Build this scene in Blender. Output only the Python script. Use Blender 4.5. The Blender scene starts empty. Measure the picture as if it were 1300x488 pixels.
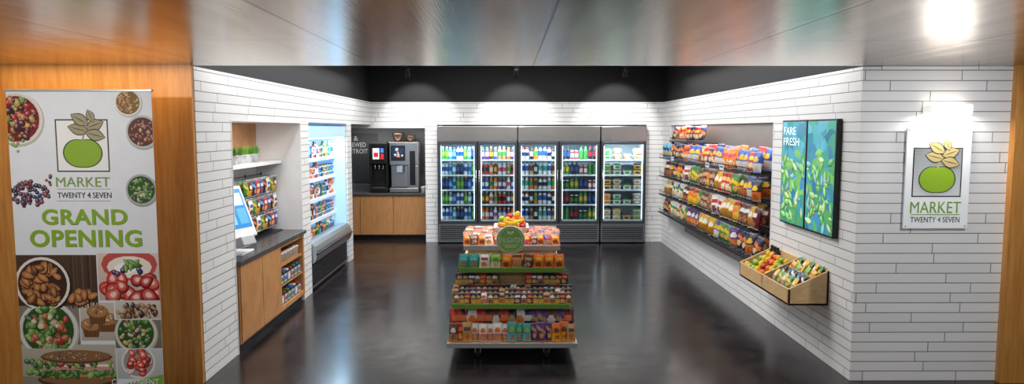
import bpy, math, random
from mathutils import Vector, Matrix, Euler
R = random.Random(11)
S = bpy.context.scene
COL = S.collection
try:
    S.view_settings.view_transform = 'Standard'
except Exception:
    pass
pi = math.pi

def lin(h):
    if not isinstance(h, str): return tuple(h[:3])
    h = h.lstrip('#')
    o = []
    for i in (0, 2, 4):
        c = int(h[i:i+2], 16)/255
        o.append(c/12.92 if c <= .04045 else ((c+.055)/1.055)**2.4)
    return tuple(o)

# ------------------------------------------------ materials
class NT:
    def __init__(s, name):
        s.m = bpy.data.materials.new(name); s.m.use_nodes = True
        s.t = s.m.node_tree; s.t.nodes.clear()
        s.out = s.t.nodes.new('ShaderNodeOutputMaterial')
    def n(s, ty, ins=None, **kw):
        nd = s.t.nodes.new('ShaderNode'+ty)
        for k, v in kw.items(): setattr(nd, k, v)
        for k, v in (ins or {}).items():
            if isinstance(v, bpy.types.NodeSocket): s.t.links.new(v, nd.inputs[k])
            else: nd.inputs[k].default_value = v
        return nd
    def math(s, op, a, b=0.0, c=None):
        ins = {0: a, 1: b}
        if c is not None: ins[2] = c
        return s.n('Math', ins, operation=op).outputs[0]
    def done(s, sh):
        s.t.links.new(sh, s.out.inputs[0]); return s.m

def c4(c): 
    c = lin(c); return (c[0], c[1], c[2], 1)

def M(name, col, rough=.5, metal=0., emit=0., ecol=None, var=.06):
    t = NT(name)
    tc = t.n('TexCoord')
    nz = t.n('TexNoise', {'Vector': tc.outputs['Object'], 'Scale': 9., 'Detail': 3.})
    k = t.math('MULTIPLY_ADD', nz.outputs[0], var*2, 1-var)
    mx = t.n('VectorMath', {0: lin(col), 'Scale': k}, operation='SCALE')
    p = t.n('BsdfPrincipled', {'Base Color': mx.outputs[0], 'Roughness': rough, 'Metallic': metal,
            'Emission Strength': emit, 'Emission Color': c4(ecol or col)})
    return t.done(p.outputs[0])

def Mvc(name, rough=.4, emit=0., coat=0.):
    t = NT(name)
    a = t.n('Attribute', attribute_name='Col')
    p = t.n('BsdfPrincipled', {'Base Color': a.outputs['Color'], 'Roughness': rough,
            'Emission Strength': emit, 'Coat Weight': coat})
    if emit: t.t.links.new(a.outputs['Color'], p.inputs['Emission Color'])
    return t.done(p.outputs[0])

def Mtile():
    t = NT('white_stacked_tile')
    RH = .0785
    tc = t.n('TexCoord'); sp = t.n('SeparateXYZ', {0: tc.outputs['Object']})
    x, y, z = sp.outputs
    u = t.math('ADD', x, y)
    row = t.math('FLOOR', t.math('DIVIDE', z, RH))
    wn = t.n('TexWhiteNoise', {'W': row}, noise_dimensions='1D')
    u2 = t.math('MULTIPLY_ADD', wn.outputs['Value'], 1.1, u)
    cb = t.n('CombineXYZ', {0: u2, 1: z, 2: 0.})
    br = t.n('TexBrick', {'Vector': cb.outputs[0], 'Color1': (.90, .90, .895, 1), 'Color2': (.82, .82, .82, 1),
             'Mortar': (.24, .245, .255, 1), 'Scale': 1., 'Mortar Size': .0038, 'Mortar Smooth': .35,
             'Brick Width': .74, 'Row Height': RH, 'Bias': -.35}, offset=0.)
    bw = t.n('RGBToBW', {0: br.outputs['Color']})
    bp = t.n('Bump', {'Height': bw.outputs[0], 'Strength': .6, 'Distance': .02})
    p = t.n('BsdfPrincipled', {'Base Color': br.outputs['Color'], 'Roughness': .38, 'Normal': bp.outputs[0]})
    return t.done(p.outputs[0])

def Mwood(name, ca, cb_, sc=(14, 14, .9), rough=.4):
    t = NT(name)
    tc = t.n('TexCoord')
    mp = t.n('Mapping', {'Vector': tc.outputs['Object'], 'Scale': sc})
    nz = t.n('TexNoise', {'Vector': mp.outputs[0], 'Scale': 2.2, 'Detail': 8., 'Roughness': .65, 'Distortion': .4})
    rp = t.n('ValToRGB', {0: nz.outputs[0]})
    rp.color_ramp.elements[0].position = .3; rp.color_ramp.elements[0].color = c4(ca)
    rp.color_ramp.elements[1].position = .72; rp.color_ramp.elements[1].color = c4(cb_)
    p = t.n('BsdfPrincipled', {'Base Color': rp.outputs[0], 'Roughness': rough})
    return t.done(p.outputs[0])

def Mfloor():
    t = NT('polished_dark_concrete')
    tc = t.n('TexCoord')
    nz = t.n('TexNoise', {'Vector': tc.outputs['Object'], 'Scale': 2.2, 'Detail': 11., 'Roughness': .7, 'Distortion': .6})
    rp = t.n('ValToRGB', {0: nz.outputs[0]})
    rp.color_ramp.elements[0].position = .36; rp.color_ramp.elements[0].color = (.008, .0065, .008, 1)
    rp.color_ramp.elements[1].position = .70; rp.color_ramp.elements[1].color = (.040, .033, .036, 1)
    br = t.n('TexBrick', {'Vector': tc.outputs['Object'], 'Color1': (1, 1, 1, 1), 'Color2': (.8, .8, .8, 1),
             'Mortar': (.4, .4, .4, 1), 'Scale': 1., 'Mortar Size': .003, 'Brick Width': 1.1, 'Row Height': 1.1}, offset=0.)
    mx = t.n('Mix', {0: 1., 6: rp.outputs[0], 7: br.outputs[0]}, data_type='RGBA', blend_type='MULTIPLY')
    n2 = t.n('TexNoise', {'Vector': tc.outputs['Object'], 'Scale': 6., 'Detail': 8., 'Roughness': .65})
    rg = t.math('MULTIPLY_ADD', n2.outputs[0], .20, .10)
    p = t.n('BsdfPrincipled', {'Base Color': mx.outputs[2], 'Roughness': rg, 'IOR': 1.42})
    return t.done(p.outputs[0])

def Mceil():
    t = NT('brushed_steel_panels')
    tc = t.n('TexCoord'); sp = t.n('SeparateXYZ', {0: tc.outputs['Object']})
    def seam(v, off, w, th):
        f = t.math('FRACT', t.math('DIVIDE', t.math('SUBTRACT', v, off), w))
        return t.math('GREATER_THAN', t.math('ABSOLUTE', t.math('SUBTRACT', f, .5)), .5-th/w)
    s1 = seam(sp.outputs[0], .19, 1.18, .006)
    s2 = seam(sp.outputs[1], 3.9, 2.4, .005)
    s = t.math('MAXIMUM', s1, s2)
    mp = t.n('Mapping', {'Vector': tc.outputs['Object'], 'Scale': (6., .45, 1)})
    nz = t.n('TexNoise', {'Vector': mp.outputs[0], 'Scale': 1.5, 'Detail': 5., 'Roughness': .6})
    rp = t.n('ValToRGB', {0: nz.outputs[0]})
    rp.color_ramp.elements[0].position = .34; rp.color_ramp.elements[0].color = (.34, .26, .20, 1)
    rp.color_ramp.elements[1].position = .68; rp.color_ramp.elements[1].color = (.62, .53, .45, 1)
    m2 = t.n('Mix', {0: s, 6: rp.outputs[0], 7: (.02, .016, .013, 1)}, data_type='RGBA')
    m3 = t.n('Mapping', {'Vector': tc.outputs['Object'], 'Scale': (60., 1.5, 1)})
    n3 = t.n('TexNoise', {'Vector': m3.outputs[0], 'Scale': 2., 'Detail': 4.})
    bp = t.n('Bump', {'Height': n3.outputs[0], 'Strength': .08, 'Distance': .01})
    rg = t.math('MULTIPLY_ADD', nz.outputs[0], .14, .13)
    p = t.n('BsdfPrincipled', {'Base Color': m2.outputs[2], 'Metallic': 1., 'Roughness': rg, 'Normal': bp.outputs[0]})
    return t.done(p.outputs[0])

def Mglass(name, tint=(.9, .97, 1, 1), refl=.9):
    t = NT(name)
    fr = t.n('Fresnel', {'IOR': 1.45})
    tr = t.n('BsdfTransparent', {'Color': tint})
    gl = t.n('BsdfGlossy', {'Roughness': .02})
    f = t.math('MULTIPLY', fr.outputs[0], refl)
    mx = t.n('MixShader', {0: f, 1: tr.outputs[0], 2: gl.outputs[0]})
    return t.done(mx.outputs[0])

TILE = Mtile(); FLOOR = Mfloor(); CEIL = Mceil()
WOODW = Mwood('honey_veneer_wall', '#b8742c', '#dca050')
WOODC = Mwood('cabinet_oak_veneer', '#b27a45', '#d19c66', (16, 3, 2.))
WOODP = Mwood('pale_pine', '#c9a06c', '#e3c394', (5, 5, 12))
BLACK = M('matte_black_paint', '#07080b', .7)
WHITE = M('white_paint', '#eceef0', .45)
DGREY = M('charcoal_wall', '#4b5056', .6, var=.25)
PANEL = M('greige_slat_panel', '#77716e', .45, .2, var=.12)
STEEL = M('stainless_steel', '#a9a7a6', .28, 1.)
SILV = M('silver_plastic', '#b7babd', .35, .3)
DARKM = M('dark_metal', '#2c2e33', .35, .6)
GRILL = M('grey_steel_louvre', '#7c7e82', .4, .6)
FRAME = M('graphite_door_frame', '#54575c', .35, .7)
BLKP = M('black_plastic', '#101114', .28)
FRW = M('fridge_liner', '#879cab', .4)
FRW2 = M('fridge_liner_white', '#cfdde6', .4)
CLW = M('cooler_backlit_liner', '#b4d6ee', .4, emit=.28, ecol='#a8d8ff')
CBASE = M('cooler_base_steel', '#b4b8bc', .3, .85)
STONE = M('dark_stone_worktop', '#4c4d4f', .25, var=.2)
GREENS = M('lime_green_strip', '#6fa23c', .45)
VC = Mvc('printed_packaging', .33)
VCM = Mvc('printed_matte', .6)
VCE = Mvc('display_screen_pixels', .22, emit=.75)
GLASS = Mglass('clear_glass')
LED = M('led_diffuser', '#ffffff', .4, emit=3., ecol='#eef6ff')
LEDW = M('lamp_diffuser', '#ffffff', .4, emit=3., ecol='#fff4e4')
LAMPB = M('lamp_opal_body', '#ffffff', .4, emit=.55, ecol='#fff6ea')
RUB = M('grey_rubber', '#26272a', .7)
TXT_DG = M('dark_grey_lettering', '#3b3d3e', .4)
TXT_G = M('green_lettering', '#7ba833', .4)
TXT_W = M('white_lettering', '#f2f4f4', .5)
CHROME = M('chrome', '#d8d8d8', .12, 1.)
LEAFM = M('leaf_green', '#4f8f2c', .5, var=.3)
PRAIL = M('price_rail_black', '#26272b', .4)

# ------------------------------------------------ mesh builder
class MB:
    def __init__(s): s.v = []; s.f = []; s.m = []; s.c = []; s.sm = []
    def add(s, vs, fs, mi=0, col=(1, 1, 1), sm=False):
        b = len(s.v); s.v += [Vector(p) for p in vs]
        one = not (isinstance(col, list))
        for i, f in enumerate(fs):
            s.f.append([b+k for k in f]); s.m.append(mi); s.sm.append(sm)
            s.c.append(lin(col) if one else lin(col[i]))
        return s
    def box(s, x0, x1, y0, y1, z0, z1, mi=0, col=(1, 1, 1)):
        v = [(x, y, z) for z in (z0, z1) for y in (y0, y1) for x in (x0, x1)]
        return s.add(v, [(0, 2, 3, 1), (4, 5, 7, 6), (0, 1, 5, 4), (2, 6, 7, 3), (0, 4, 6, 2), (1, 3, 7, 5)], mi, col)
    def obox(s, c, sz, rot=(0, 0, 0), mi=0, col=(1, 1, 1)):
        m = Matrix.Translation(c) @ Euler(rot).to_matrix().to_4x4()
        h = [q/2 for q in sz]
        v = [m @ Vector((x, y, z)) for z in (-h[2], h[2]) for y in (-h[1], h[1]) for x in (-h[0], h[0])]
        return s.add(v, [(0, 2, 3, 1), (4, 5, 7, 6), (0, 1, 5, 4), (2, 6, 7, 3), (0, 4, 6, 2), (1, 3, 7, 5)], mi, col)
    def lathe(s, prof, n=12, c=(0, 0, 0), cols=None, mi=0, m=None, sm=True, cap=True):
        m = m or Matrix.Translation(c)
        vs = []; fs = []; cc = []
        for r, z in prof:
            for i in range(n):
                a = 2*pi*i/n; vs.append(m @ Vector((r*math.cos(a), r*math.sin(a), z)))
        for j in range(len(prof)-1):
            for i in range(n):
                k = (i+1) % n
                fs.append((j*n+i, j*n+k, (j+1)*n+k, (j+1)*n+i))
                cc.append(cols[j] if cols else (1, 1, 1))
        if cap:
            fs.append(tuple(reversed(range(n)))); cc.append(cols[0] if cols else (1, 1, 1))
            fs.append(tuple((len(prof)-1)*n+i for i in range(n))); cc.append(cols[-1] if cols else (1, 1, 1))
        return s.add(vs, fs, mi, cc, sm)
    def tube(s, pts, r, n=6, mi=0, col=(1, 1, 1)):
        pts = [Vector(p) for p in pts]; vs = []; fs = []
        rr = r if isinstance(r, (list, tuple)) else [r]*len(pts)
        for i, p in enumerate(pts):
            d = (pts[min(i+1, len(pts)-1)]-pts[max(i-1, 0)]).normalized()
            a = d.cross(Vector((0, 0, 1)) if abs(d.z) < .9 else Vector((1, 0, 0))).normalized(); b = d.cross(a)
            for k in range(n):
                t = 2*pi*k/n; vs.append(p+(a*math.cos(t)+b*math.sin(t))*rr[i])
        for i in range(len(pts)-1):
            for k in range(n):
                q = (k+1) % n; fs.append((i*n+k, i*n+q, (i+1)*n+q, (i+1)*n+k))
        fs.append(tuple(reversed(range(n)))); fs.append(tuple((len(pts)-1)*n+k for k in range(n)))
        return s.add(vs, fs, mi, col, True)
    def mesh(s, name, mats, o=(0, 0, 0)):
        me = bpy.data.meshes.new(name); o = Vector(o)
        me.from_pydata([tuple(v-o) for v in s.v], [], s.f)
        for m in (mats if isinstance(mats, (list, tuple)) else [mats]): me.materials.append(m)
        ca = me.color_attributes.new('Col', 'FLOAT_COLOR', 'CORNER')
        li = 0
        for i, p in enumerate(me.polygons):
            p.material_index = s.m[i]; p.use_smooth = s.sm[i]
            for _ in p.loop_indices:
                c = s.c[i]; ca.data[li].color = (c[0], c[1], c[2], 1); li += 1
        me.update()
        return me

def obj(name, me, par=None, loc=(0, 0, 0), rot=(0, 0, 0), sc=(1, 1, 1)):
    o = bpy.data.objects.new(name, me); COL.objects.link(o)
    o.location = loc; o.rotation_euler = rot; o.scale = sc
    if par: o.parent = par
    return o

def tag(o, label, cat, group=None):
    o['label'] = label; o['category'] = cat
    if group: o['group'] = group
    return o

def struct(name, mb, mats):
    o = obj(name, mb.mesh(name, mats)); o['kind'] = 'structure'; return o

def bevel(o, w=.004, seg=2):
    b = o.modifiers.new('bevel', 'BEVEL'); b.width = w; b.segments = seg; b.limit_method = 'ANGLE'; return o

class Thing:
    """Empty root at the base with parts in world coordinates"""
    def __init__(s, name, o, label, cat, group=None):
        s.o = Vector(o); s.root = obj(name, None, loc=o); s.root.empty_display_size = .05
        tag(s.root, label, cat, group)
    def part(s, name, mb, mats, par=None, bv=0, label=None):
        ob = obj(name, mb.mesh(name, mats, s.o), par or s.root)
        if bv: bevel(ob, bv)
        if label: ob['label'] = label
        return ob

def single(name, mb, mats, o, label, cat, group=None, bv=0):
    ob = obj(name, mb.mesh(name, mats, o), loc=o); tag(ob, label, cat, group)
    if bv: bevel(ob, bv)
    return ob

PROTO = {}
def inst(key, name, me, loc, rot, label, cat, group, sc=(1, 1, 1)):
    if key in PROTO:
        o = PROTO[key].copy(); COL.objects.link(o)
    else:
        o = obj(name, me); PROTO[key] = o
    o.location = loc; o.rotation_euler = rot; o.scale = sc
    tag(o, label, cat, group); return o

# ------------------------------------------------ text & flat art
def text_mesh(s, w, h, o, ux, uz, nrm, mat, ext=.002, bold=.0):
    cu = bpy.data.curves.new('txt', 'FONT'); cu.body = s; cu.size = 1; cu.extrude = 0
    cu.offset = bold; cu.resolution_u = 4; cu.space_character = 1.0+bold*2.2
    t = bpy.data.objects.new('txt', cu); COL.objects.link(t)
    dg = bpy.context.evaluated_depsgraph_get(); dg.update()
    me = bpy.data.meshes.new_from_object(t.evaluated_get(dg))
    bpy.data.objects.remove(t)
    xs = [v.co.x for v in me.vertices]; ys = [v.co.y for v in me.vertices]
    x0, x1, y0, y1 = min(xs), max(xs), min(ys), max(ys)
    sx = w/(x1-x0); sy = h/(y1-y0) if h else sx
    ux, uz, nrm, o = map(Vector, (ux, uz, nrm, o))
    for v in me.vertices:
        a = (v.co.x-(x0+x1)/2)*sx; b = (v.co.y-(y0+y1)/2)*sy
        v.co = o+ux*a+uz*b+nrm*ext
    me.materials.clear(); me.materials.append(mat)
    return me

def mixc(a, b, t):
    a, b = lin(a), lin(b); return tuple(a[i]*(1-t)+b[i]*t for i in range(3))

class Art:
    def __init__(s, o, ux, uz, n, step=4e-5, base=.0006):
        s.o, s.ux, s.uz, s.n = map(Vector, (o, ux, uz, n)); s.mb = MB(); s.k = 0; s.step = step; s.base = base; s.clip = None
    def shape(s, pts, col):
        if s.clip:
            x0, x1, y0, y1 = s.clip
            for ax, lim, sg in ((0, x0, 1), (0, x1, -1), (1, y0, 1), (1, y1, -1)):
                out = []
                for i in range(len(pts)):
                    p, q = pts[i], pts[(i+1) % len(pts)]
                    dp, dq = (p[ax]-lim)*sg, (q[ax]-lim)*sg
                    if dp >= 0: out.append(p)
                    if dp*dq < 0:
                        t = dp/(dp-dq); out.append((p[0]+(q[0]-p[0])*t, p[1]+(q[1]-p[1])*t))
                pts = out
                if len(pts) < 3: return
        s.k += 1; off = s.base+s.k*s.step
        s.mb.add([s.o+s.ux*p[0]+s.uz*p[1]+s.n*off for p in pts], [tuple(range(len(pts)))], 0, col)
    def rect(s, x0, x1, y0, y1, col): s.shape([(x0, y0), (x1, y0), (x1, y1), (x0, y1)], col)
    def ell(s, cx, cy, rx, ry, col, rot=0, n=14):
        c, q = math.cos(rot), math.sin(rot)
        s.shape([(cx+rx*math.cos(2*pi*i/n)*c-ry*math.sin(2*pi*i/n)*q,
                  cy+rx*math.cos(2*pi*i/n)*q+ry*math.sin(2*pi*i/n)*c) for i in range(n)], col)
    def leaf(s, cx, cy, L, W, rot, col):
        c, q = math.cos(rot), math.sin(rot); p = []
        for i in range(7): t = i/6; p.append((L*(t-.5), W*math.sin(pi*t)))
        for i in range(5, 0, -1): t = i/6; p.append((L*(t-.5), -W*math.sin(pi*t)))
        s.shape([(cx+a*c-b*q, cy+a*q+b*c) for a, b in p], col)
    def drop(s, cx, cy, r, rot, col, wd=1.):
        c, q = math.cos(rot), math.sin(rot); p = []
        for i in range(16):
            t = 2*pi*i/16; a = wd*r*math.sin(t)*(.74-.26*math.cos(t)); b = r*math.cos(t)
            p.append((cx+a*c-b*q, cy+a*q+b*c))
        s.shape(p, col)
    def scat(s, cx, cy, rx, ry, n, cols, r0, r1, asp=.7, circ=True, leaf=False, shade=True, berry=False):
        for _ in range(n):
            while 1:
                a, b = R.uniform(-1, 1), R.uniform(-1, 1)
                if not circ or a*a+b*b < 1: break
            r = R.uniform(r0, r1); c = R.choice(cols); c = mixc(c, '#000000', R.uniform(0, .35)); rt = R.uniform(0, 6.3)
            X, Y = cx+a*rx, cy+b*ry
            if berry:
                s.drop(X+r*.1, Y-r*.12, r*1.12, rt, mixc(c, '#000000', .75)); s.drop(X, Y, r, rt, c)
                s.drop(X, Y, r*.72, rt, mixc(c, '#ff8a7a', .5)); s.drop(X, Y, r*.4, rt, mixc(c, '#ffe8e0', .8))
            elif leaf:
                if shade: s.leaf(X+r*.1, Y-r*.15, r*2.1, r*asp*1.15, rt, mixc(c, '#000000', .65))
                s.leaf(X, Y, r*2, r*asp, rt, c)
                if shade: s.leaf(X-r*.1, Y+r*.12, r*1.3, r*asp*.4, rt, mixc(c, '#ffffff', .22))
            else:
                if shade: s.ell(X+r*.12, Y-r*.16, r*1.08, r*asp*1.1, mixc(c, '#000000', .68), rt, 12)
                s.ell(X, Y, r, r*asp, c, rt, 12)
                if shade:
                    s.ell(X-r*.12, Y+r*.15, r*.6, r*asp*.55, mixc(c, '#ffffff', .16), rt, 9)
                    s.ell(X-r*.2, Y+r*.26, r*.25, r*asp*.2, mixc(c, '#ffffff', .55), rt, 7)

def apple_pts(cx, cy, r):
    p = []
    for i in range(40):
        a = 2*pi*i/40
        rad = r*(1+.07*math.cos(2*a)-.13*max(0, math.sin(a))**10-.05*max(0, -math.sin(a))**10)
        p.append((cx+rad*math.cos(a)*1.05, cy+rad*math.sin(a)*.95))
    return p

def logo(art, cx, cy, s, line, green, tan, bg, bg2=None):
    art.rect(cx-s, cx+s, cy-s, cy+s, line); t = s*.05
    nb = 14
    for i in range(nb):
        a = cy-s+t+(2*s-2*t)*i/nb
        art.rect(cx-s+t, cx+s-t, a, cy-s+t+(2*s-2*t)*(i+1)/nb, mixc(bg, bg2 or bg, i/(nb-1)))
    art.shape(apple_pts(cx, cy-s*.28, s*.67), line)
    art.shape(apple_pts(cx, cy-s*.28, s*.63), green)
    art.shape([(cx-s*.04, cy+s*.15), (cx+s*.03, cy+s*.15), (cx+s*.16, cy+s*.6), (cx+s*.1, cy+s*.62)], tan)
    for (a, b, L, W, r) in ((-.12, .62, .8, .2, 2.9), (-.05, .98, .75, .2, 2.6), (.5, .78, .7, .2, .35), (.5, .4, .75, .2, -.25), (.35, 1.12, .5, .14, 2.0)):
        art.leaf(cx+a*s, cy+b*s, L*s*1.08, W*s*1.2, r, line)
        art.leaf(cx+a*s, cy+b*s, L*s, W*s, r, tan)
        art.leaf(cx+a*s, cy+b*s, L*s*.9, W*s*.08, r, line)

# ================================================= ROOM
XL, XR, YF, YB, ZW, ZH = -2.38, 2.70, 5.44, 12.40, 2.46, 2.07
mb = MB(); mb.box(-7, 7, -3, 14, -.1, 0); struct('floor', mb, FLOOR)
mb = MB(); mb.box(-7, 7, -3, 5.44, 2.465, 2.52, 0); mb.box(-3.6, 4.0, 5.44, 12.9, 3.3, 3.4, 1)
mb.box(-3.6, 4.0, 5.44, 5.5, 2.53, 3.3, 1)
struct('ceiling', mb, [CEIL, BLACK])
mb = MB(); b = mb.box
b(-2.9, XL, YF, 6.12, 0, ZW)
b(-2.9, XL, 6.12, 8.17, ZH, ZW)
b(-2.9, XL, 8.17, 8.5, 0, ZW)
b(-2.9, XL, 8.5, 10.5, ZH, ZW)
b(-2.9, XL, 10.5, 10.8, 0, ZW)
b(-2.6, XL, 10.8, YB, ZH, ZW)
b(-2.95, -2.9, 6.12, 8.17, 0, ZH, 2)
b(-3.3, -3.2, 8.17, 10.8, 0, ZH, 2); b(-3.2, -2.9, 8.3, 8.5, 0, ZH, 2); b(-3.2, -2.9, 10.5, 10.8, 0, ZH, 2)
b(-3.2, -2.9, 8.5, 10.5, ZH, ZH+.03, 2)
b(-2.5, XL-.03, YF+.1, YB, ZW, 3.3, 1)
struct('wall_left', mb, [TILE, BLACK, WHITE])
mb = MB()
for (y0, y1, z0, z1) in ((6.12, 6.135, .0, ZH), (8.155, 8.17, 0, ZH), (6.135, 8.155, ZH-.015, ZH)):
    mb.box(-2.9, XL+.004, y0, y1, z0, z1)
struct('trim_1', mb, WHITE)
mb = MB(); b = mb.box
b(XR, 3.85, YF, 5.60, 0, ZW)
b(XR, 3.05, 5.60, 7.21, 0, ZW)
b(XR, 3.05, 7.21, 11.85, ZH, ZW)
b(XR, 3.05, 7.21, 11.85, 0, .26)
b(XR, 3.05, 11.85, YB, 0, ZW)
b(2.98, 3.05, 7.21, 11.85, .26, ZH, 2)
b(XR+.03, 2.9, YF+.1, YB, ZW, 3.3, 1)
struct('wall_right', mb, [TILE, BLACK, PANEL])
mb = MB()
mb.box(XR-.004, 2.98, 7.21, 7.225, .26, ZH); mb.box(XR-.004, 2.98, 11.835, 11.85, .26, ZH)
mb.box(XR-.004, 2.98, 7.225, 11.835, ZH-.015, ZH); mb.box(XR-.004, 2.98, 7.225, 11.835, .26, .275)
struct('trim_2', mb, WHITE)
mb = MB(); b = mb.box
b(XL, XR, YB, YB+.2, ZH, ZW)
b(-1.447, -1.235, YB, 13.3, 0, ZH)
b(2.415, XR, YB, 13.3, 0, ZH)
b(-3.9, -1.447, 13.34, 13.4, 0, 2.2, 2)
b(-1.235, 2.415, 13.25, 13.3, 0, ZH, 1)
b(-4.0, -3.9, 10.8, 13.34, 0, 2.2, 2)
b(-3.9, -2.6, 10.8, 12.4, ZH, ZH+.06, 3); b(-3.9, -1.447, 12.4, 13.34, ZH-.06, ZH, 3)
b(XL-.3, XR+.4, YB+.001, YB+.2, ZW, 3.32, 1)
struct('wall_back', mb, [TILE, BLACK, DGREY, WHITE])
mb = MB()
mb.box(-6.5, XL-.004, 5.40, 5.44, 0, 2.465)
mb.box(3.85, 6.5, 5.38, 5.5, 0, 2.465)
struct('wall_front', mb, WOODW)

# ================================================= LIGHTS
def look(o, tgt):
    d = Vector(tgt)-Vector(o.location); o.rotation_euler = d.to_track_quat('-Z', 'Y').to_euler()
def area(name, loc, tgt, sx, sy, p, col=(1, 1, 1)):
    l = bpy.data.lights.new(name, 'AREA'); l.shape = 'RECTANGLE'; l.size = sx; l.size_y = sy; l.energy = p; l.color = col
    o = bpy.data.objects.new(name, l); COL.objects.link(o); o.location = loc; look(o, tgt); return o
def spot(name, loc, tgt, ang, p, col=(1, 1, 1), r=.04, blend=.6):
    l = bpy.data.lights.new(name, 'SPOT'); l.spot_size = math.radians(ang); l.spot_blend = blend; l.energy = p; l.color = col; l.shadow_soft_size = r
    o = bpy.data.objects.new(name, l); COL.objects.link(o); o.location = loc; look(o, tgt); return o
def strip(name, x, y, z, ln, wd, p, col=(1, 1, 1)):
    l = bpy.data.lights.new(name, 'AREA'); l.shape = 'RECTANGLE'; l.size = wd; l.size_y = ln; l.energy = p; l.color = col
    o = bpy.data.objects.new(name, l); COL.objects.link(o); o.location = (x, y, z); return o
for y in (6.6, 8.6, 10.6):
    area('ceiling_light', (.15, y, 3.2), (.15, y, 0), 2.6, .9, 74, (1, .985, .97))
strip('wash_light', -2.10, 8.4, 2.80, 5.6, .12, 27)
strip('wash_light', 2.42, 8.4, 2.80, 5.6, .12, 27)
for x in (-1.55, .13, 1.87):
    spot('track_spot', (x, 11.5, 2.84), (x, 12.45, 2.1), 74, 62, (1, .98, .94), .03, .45)
spot('front_fill_spot', (-3.2, 3.3, 2.44), (-3.0, 5.4, 1.1), 110, 100, (1, .93, .84), .06, .9)  # added fill spot without a fixture, brightens the banner and wood wall
area('wall_grazer', (-3.1, 5.2, 2.45), (-3.1, 5.30, 1.4), 1.5, .05, 4.5, (1, .74, .44))
spot('front_fill_spot', (3.3, 3.9, 2.44), (3.3, 5.44, 1.2), 110, 72, (.97, .98, 1), .05, .9)  # added fill spot without a fixture, brightens the right front wall and plaque
for x in (-3, -.6, 1.7, 4):
    area('front_fill_panel', (x, 1.4, 2.44), (x, 1.9, 0), .5, .5, 20, (1, .96, .91))  # unseen area lights added as soft fill for the front area
w = bpy.data.worlds.new('World'); S.world = w; w.use_nodes = True
w.node_tree.nodes['Background'].inputs[0].default_value = (.94, .94, 1, 1)
w.node_tree.nodes['Background'].inputs[1].default_value = .26

# ================================================= CAMERA
cd = bpy.data.cameras.new('camera'); cam = bpy.data.objects.new('camera', cd); COL.objects.link(cam)
cd.sensor_width = 36; cd.lens = 36*900/1300
cam.location = (0, 0, 1.98); cam.rotation_euler = (math.radians(90-5.016), 0, math.radians(-.318))
S.camera = cam

# ================================================= PRODUCT MESHES
CN = {'red': '#bd2129', 'orange': '#e8741d', 'yellow': '#e9b81f', 'blue': '#2554a8', 'green': '#3c8a3a', 'purple': '#5a2d7a',
      'white': '#e6e4de', 'brown': '#613620', 'black': '#1b1a1d', 'teal': '#3a9c90', 'tan': '#bd9462', 'pink': '#cf5279',
      'navy': '#1a2a56', 'lime': '#93ba41', 'cyan': '#6bb8d8', 'maroon': '#63171f'}
_bag = {}
def bag_mesh(kind, c1, c2, c3):
    k = (kind, c1, c2, c3)
    if k in _bag: return _bag[k]
    w, h, d = {'chip': (.16, .235, .075), 'pouch': (.078, .16, .035), 'small': (.066, .09, .026), 'flat': (.092, .125, .03)}[kind]
    a, b_, c_ = CN[c1], CN[c2], CN[c3]
    style = (sum(map(ord, c1+c2+c3))+len(kind)) % 4
    rr = random.Random(sum(map(ord, c1+c2+c3)))
    nx, nz = 12, 16; mb = MB()
    food = rr.choice(['#d8a24c', '#b8702c', '#e2bd74', '#8a4a22'])
    for sgn in (-1, 1):
        vs = []; fs = []; cc = []
        for j in range(nz+1):
            v = j/nz
            for i in range(nx+1):
                u = i/nx
                t = d/2*(max(0, 1-abs(2*u-1)**2.6))**.6*(max(0, math.sin(pi*min(1, max(0, (v-.06)/.88)))))**.55
                t += .0018*math.sin(u*17+v*9)+.0012*math.sin(u*31-v*23)
                xw = w*(.5-.03*math.sin(pi*v))
                vs.append(((2*u-1)*xw, sgn*(t+.0005), v*h))
        for j in range(nz):
            for i in range(nx):
                q = (j*(nx+1)+i, j*(nx+1)+i+1, (j+1)*(nx+1)+i+1, (j+1)*(nx+1)+i)
                fs.append(q if sgn < 0 else q[::-1])
                u, v = (i+.5)/nx*2-1, (j+.5)/nz
                if j == 0 or j == nz-1: c = mixc(a, '#d0d0d0', .4)
                elif style == 0:
                    c = lin(a)
                    if .56 < v < .76 and abs(u) < .72: c = lin(b_)
                    elif ((u+.1)/.55)**2+((v-.28)/.18)**2 < 1: c = lin(food if rr.random() < .7 else c_)
                elif style == 1:
                    c = lin(a) if v > .42 else mixc(a, b_, .75)
                    if (u/.6)**2+((v-.62)/.13)**2 < 1: c = lin(c_)
                    if .12 < v < .36 and abs(u-.15) < .5 and rr.random() < .6: c = lin(food)
                elif style == 2:
                    q2 = u*.16+v
                    c = lin(b_) if .52 < q2 < .70 else (mixc(a, '#000000', .35) if q2 < .2 else lin(a))
                    if ((u-.1)/.5)**2+((v-.33)/.12)**2 < 1: c = lin(food)
                else:
                    c = lin(a)
                    if v > .74: c = lin(b_)
                    elif .44 < v < .66 and abs(u) < .78-.5*abs(v-.55)*4: c = lin(c_)
                    elif v < .34 and rr.random() < .35: c = lin(food)
                cc.append(c)
        mb.add(vs, fs, 0, cc, True)
    _bag[k] = mb.mesh('packet_mesh', VC); return _bag[k]
def bag(kind, cols, loc, rot, cat, nm, where, group, sc=1):
    me = bag_mesh(kind, *cols)
    return inst((kind, cols, nm), nm, me, loc, rot, '%s and %s %s %s' % (cols[0], cols[1], nm.replace('_', ' '), where), cat, group, (sc, sc, sc))

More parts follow.
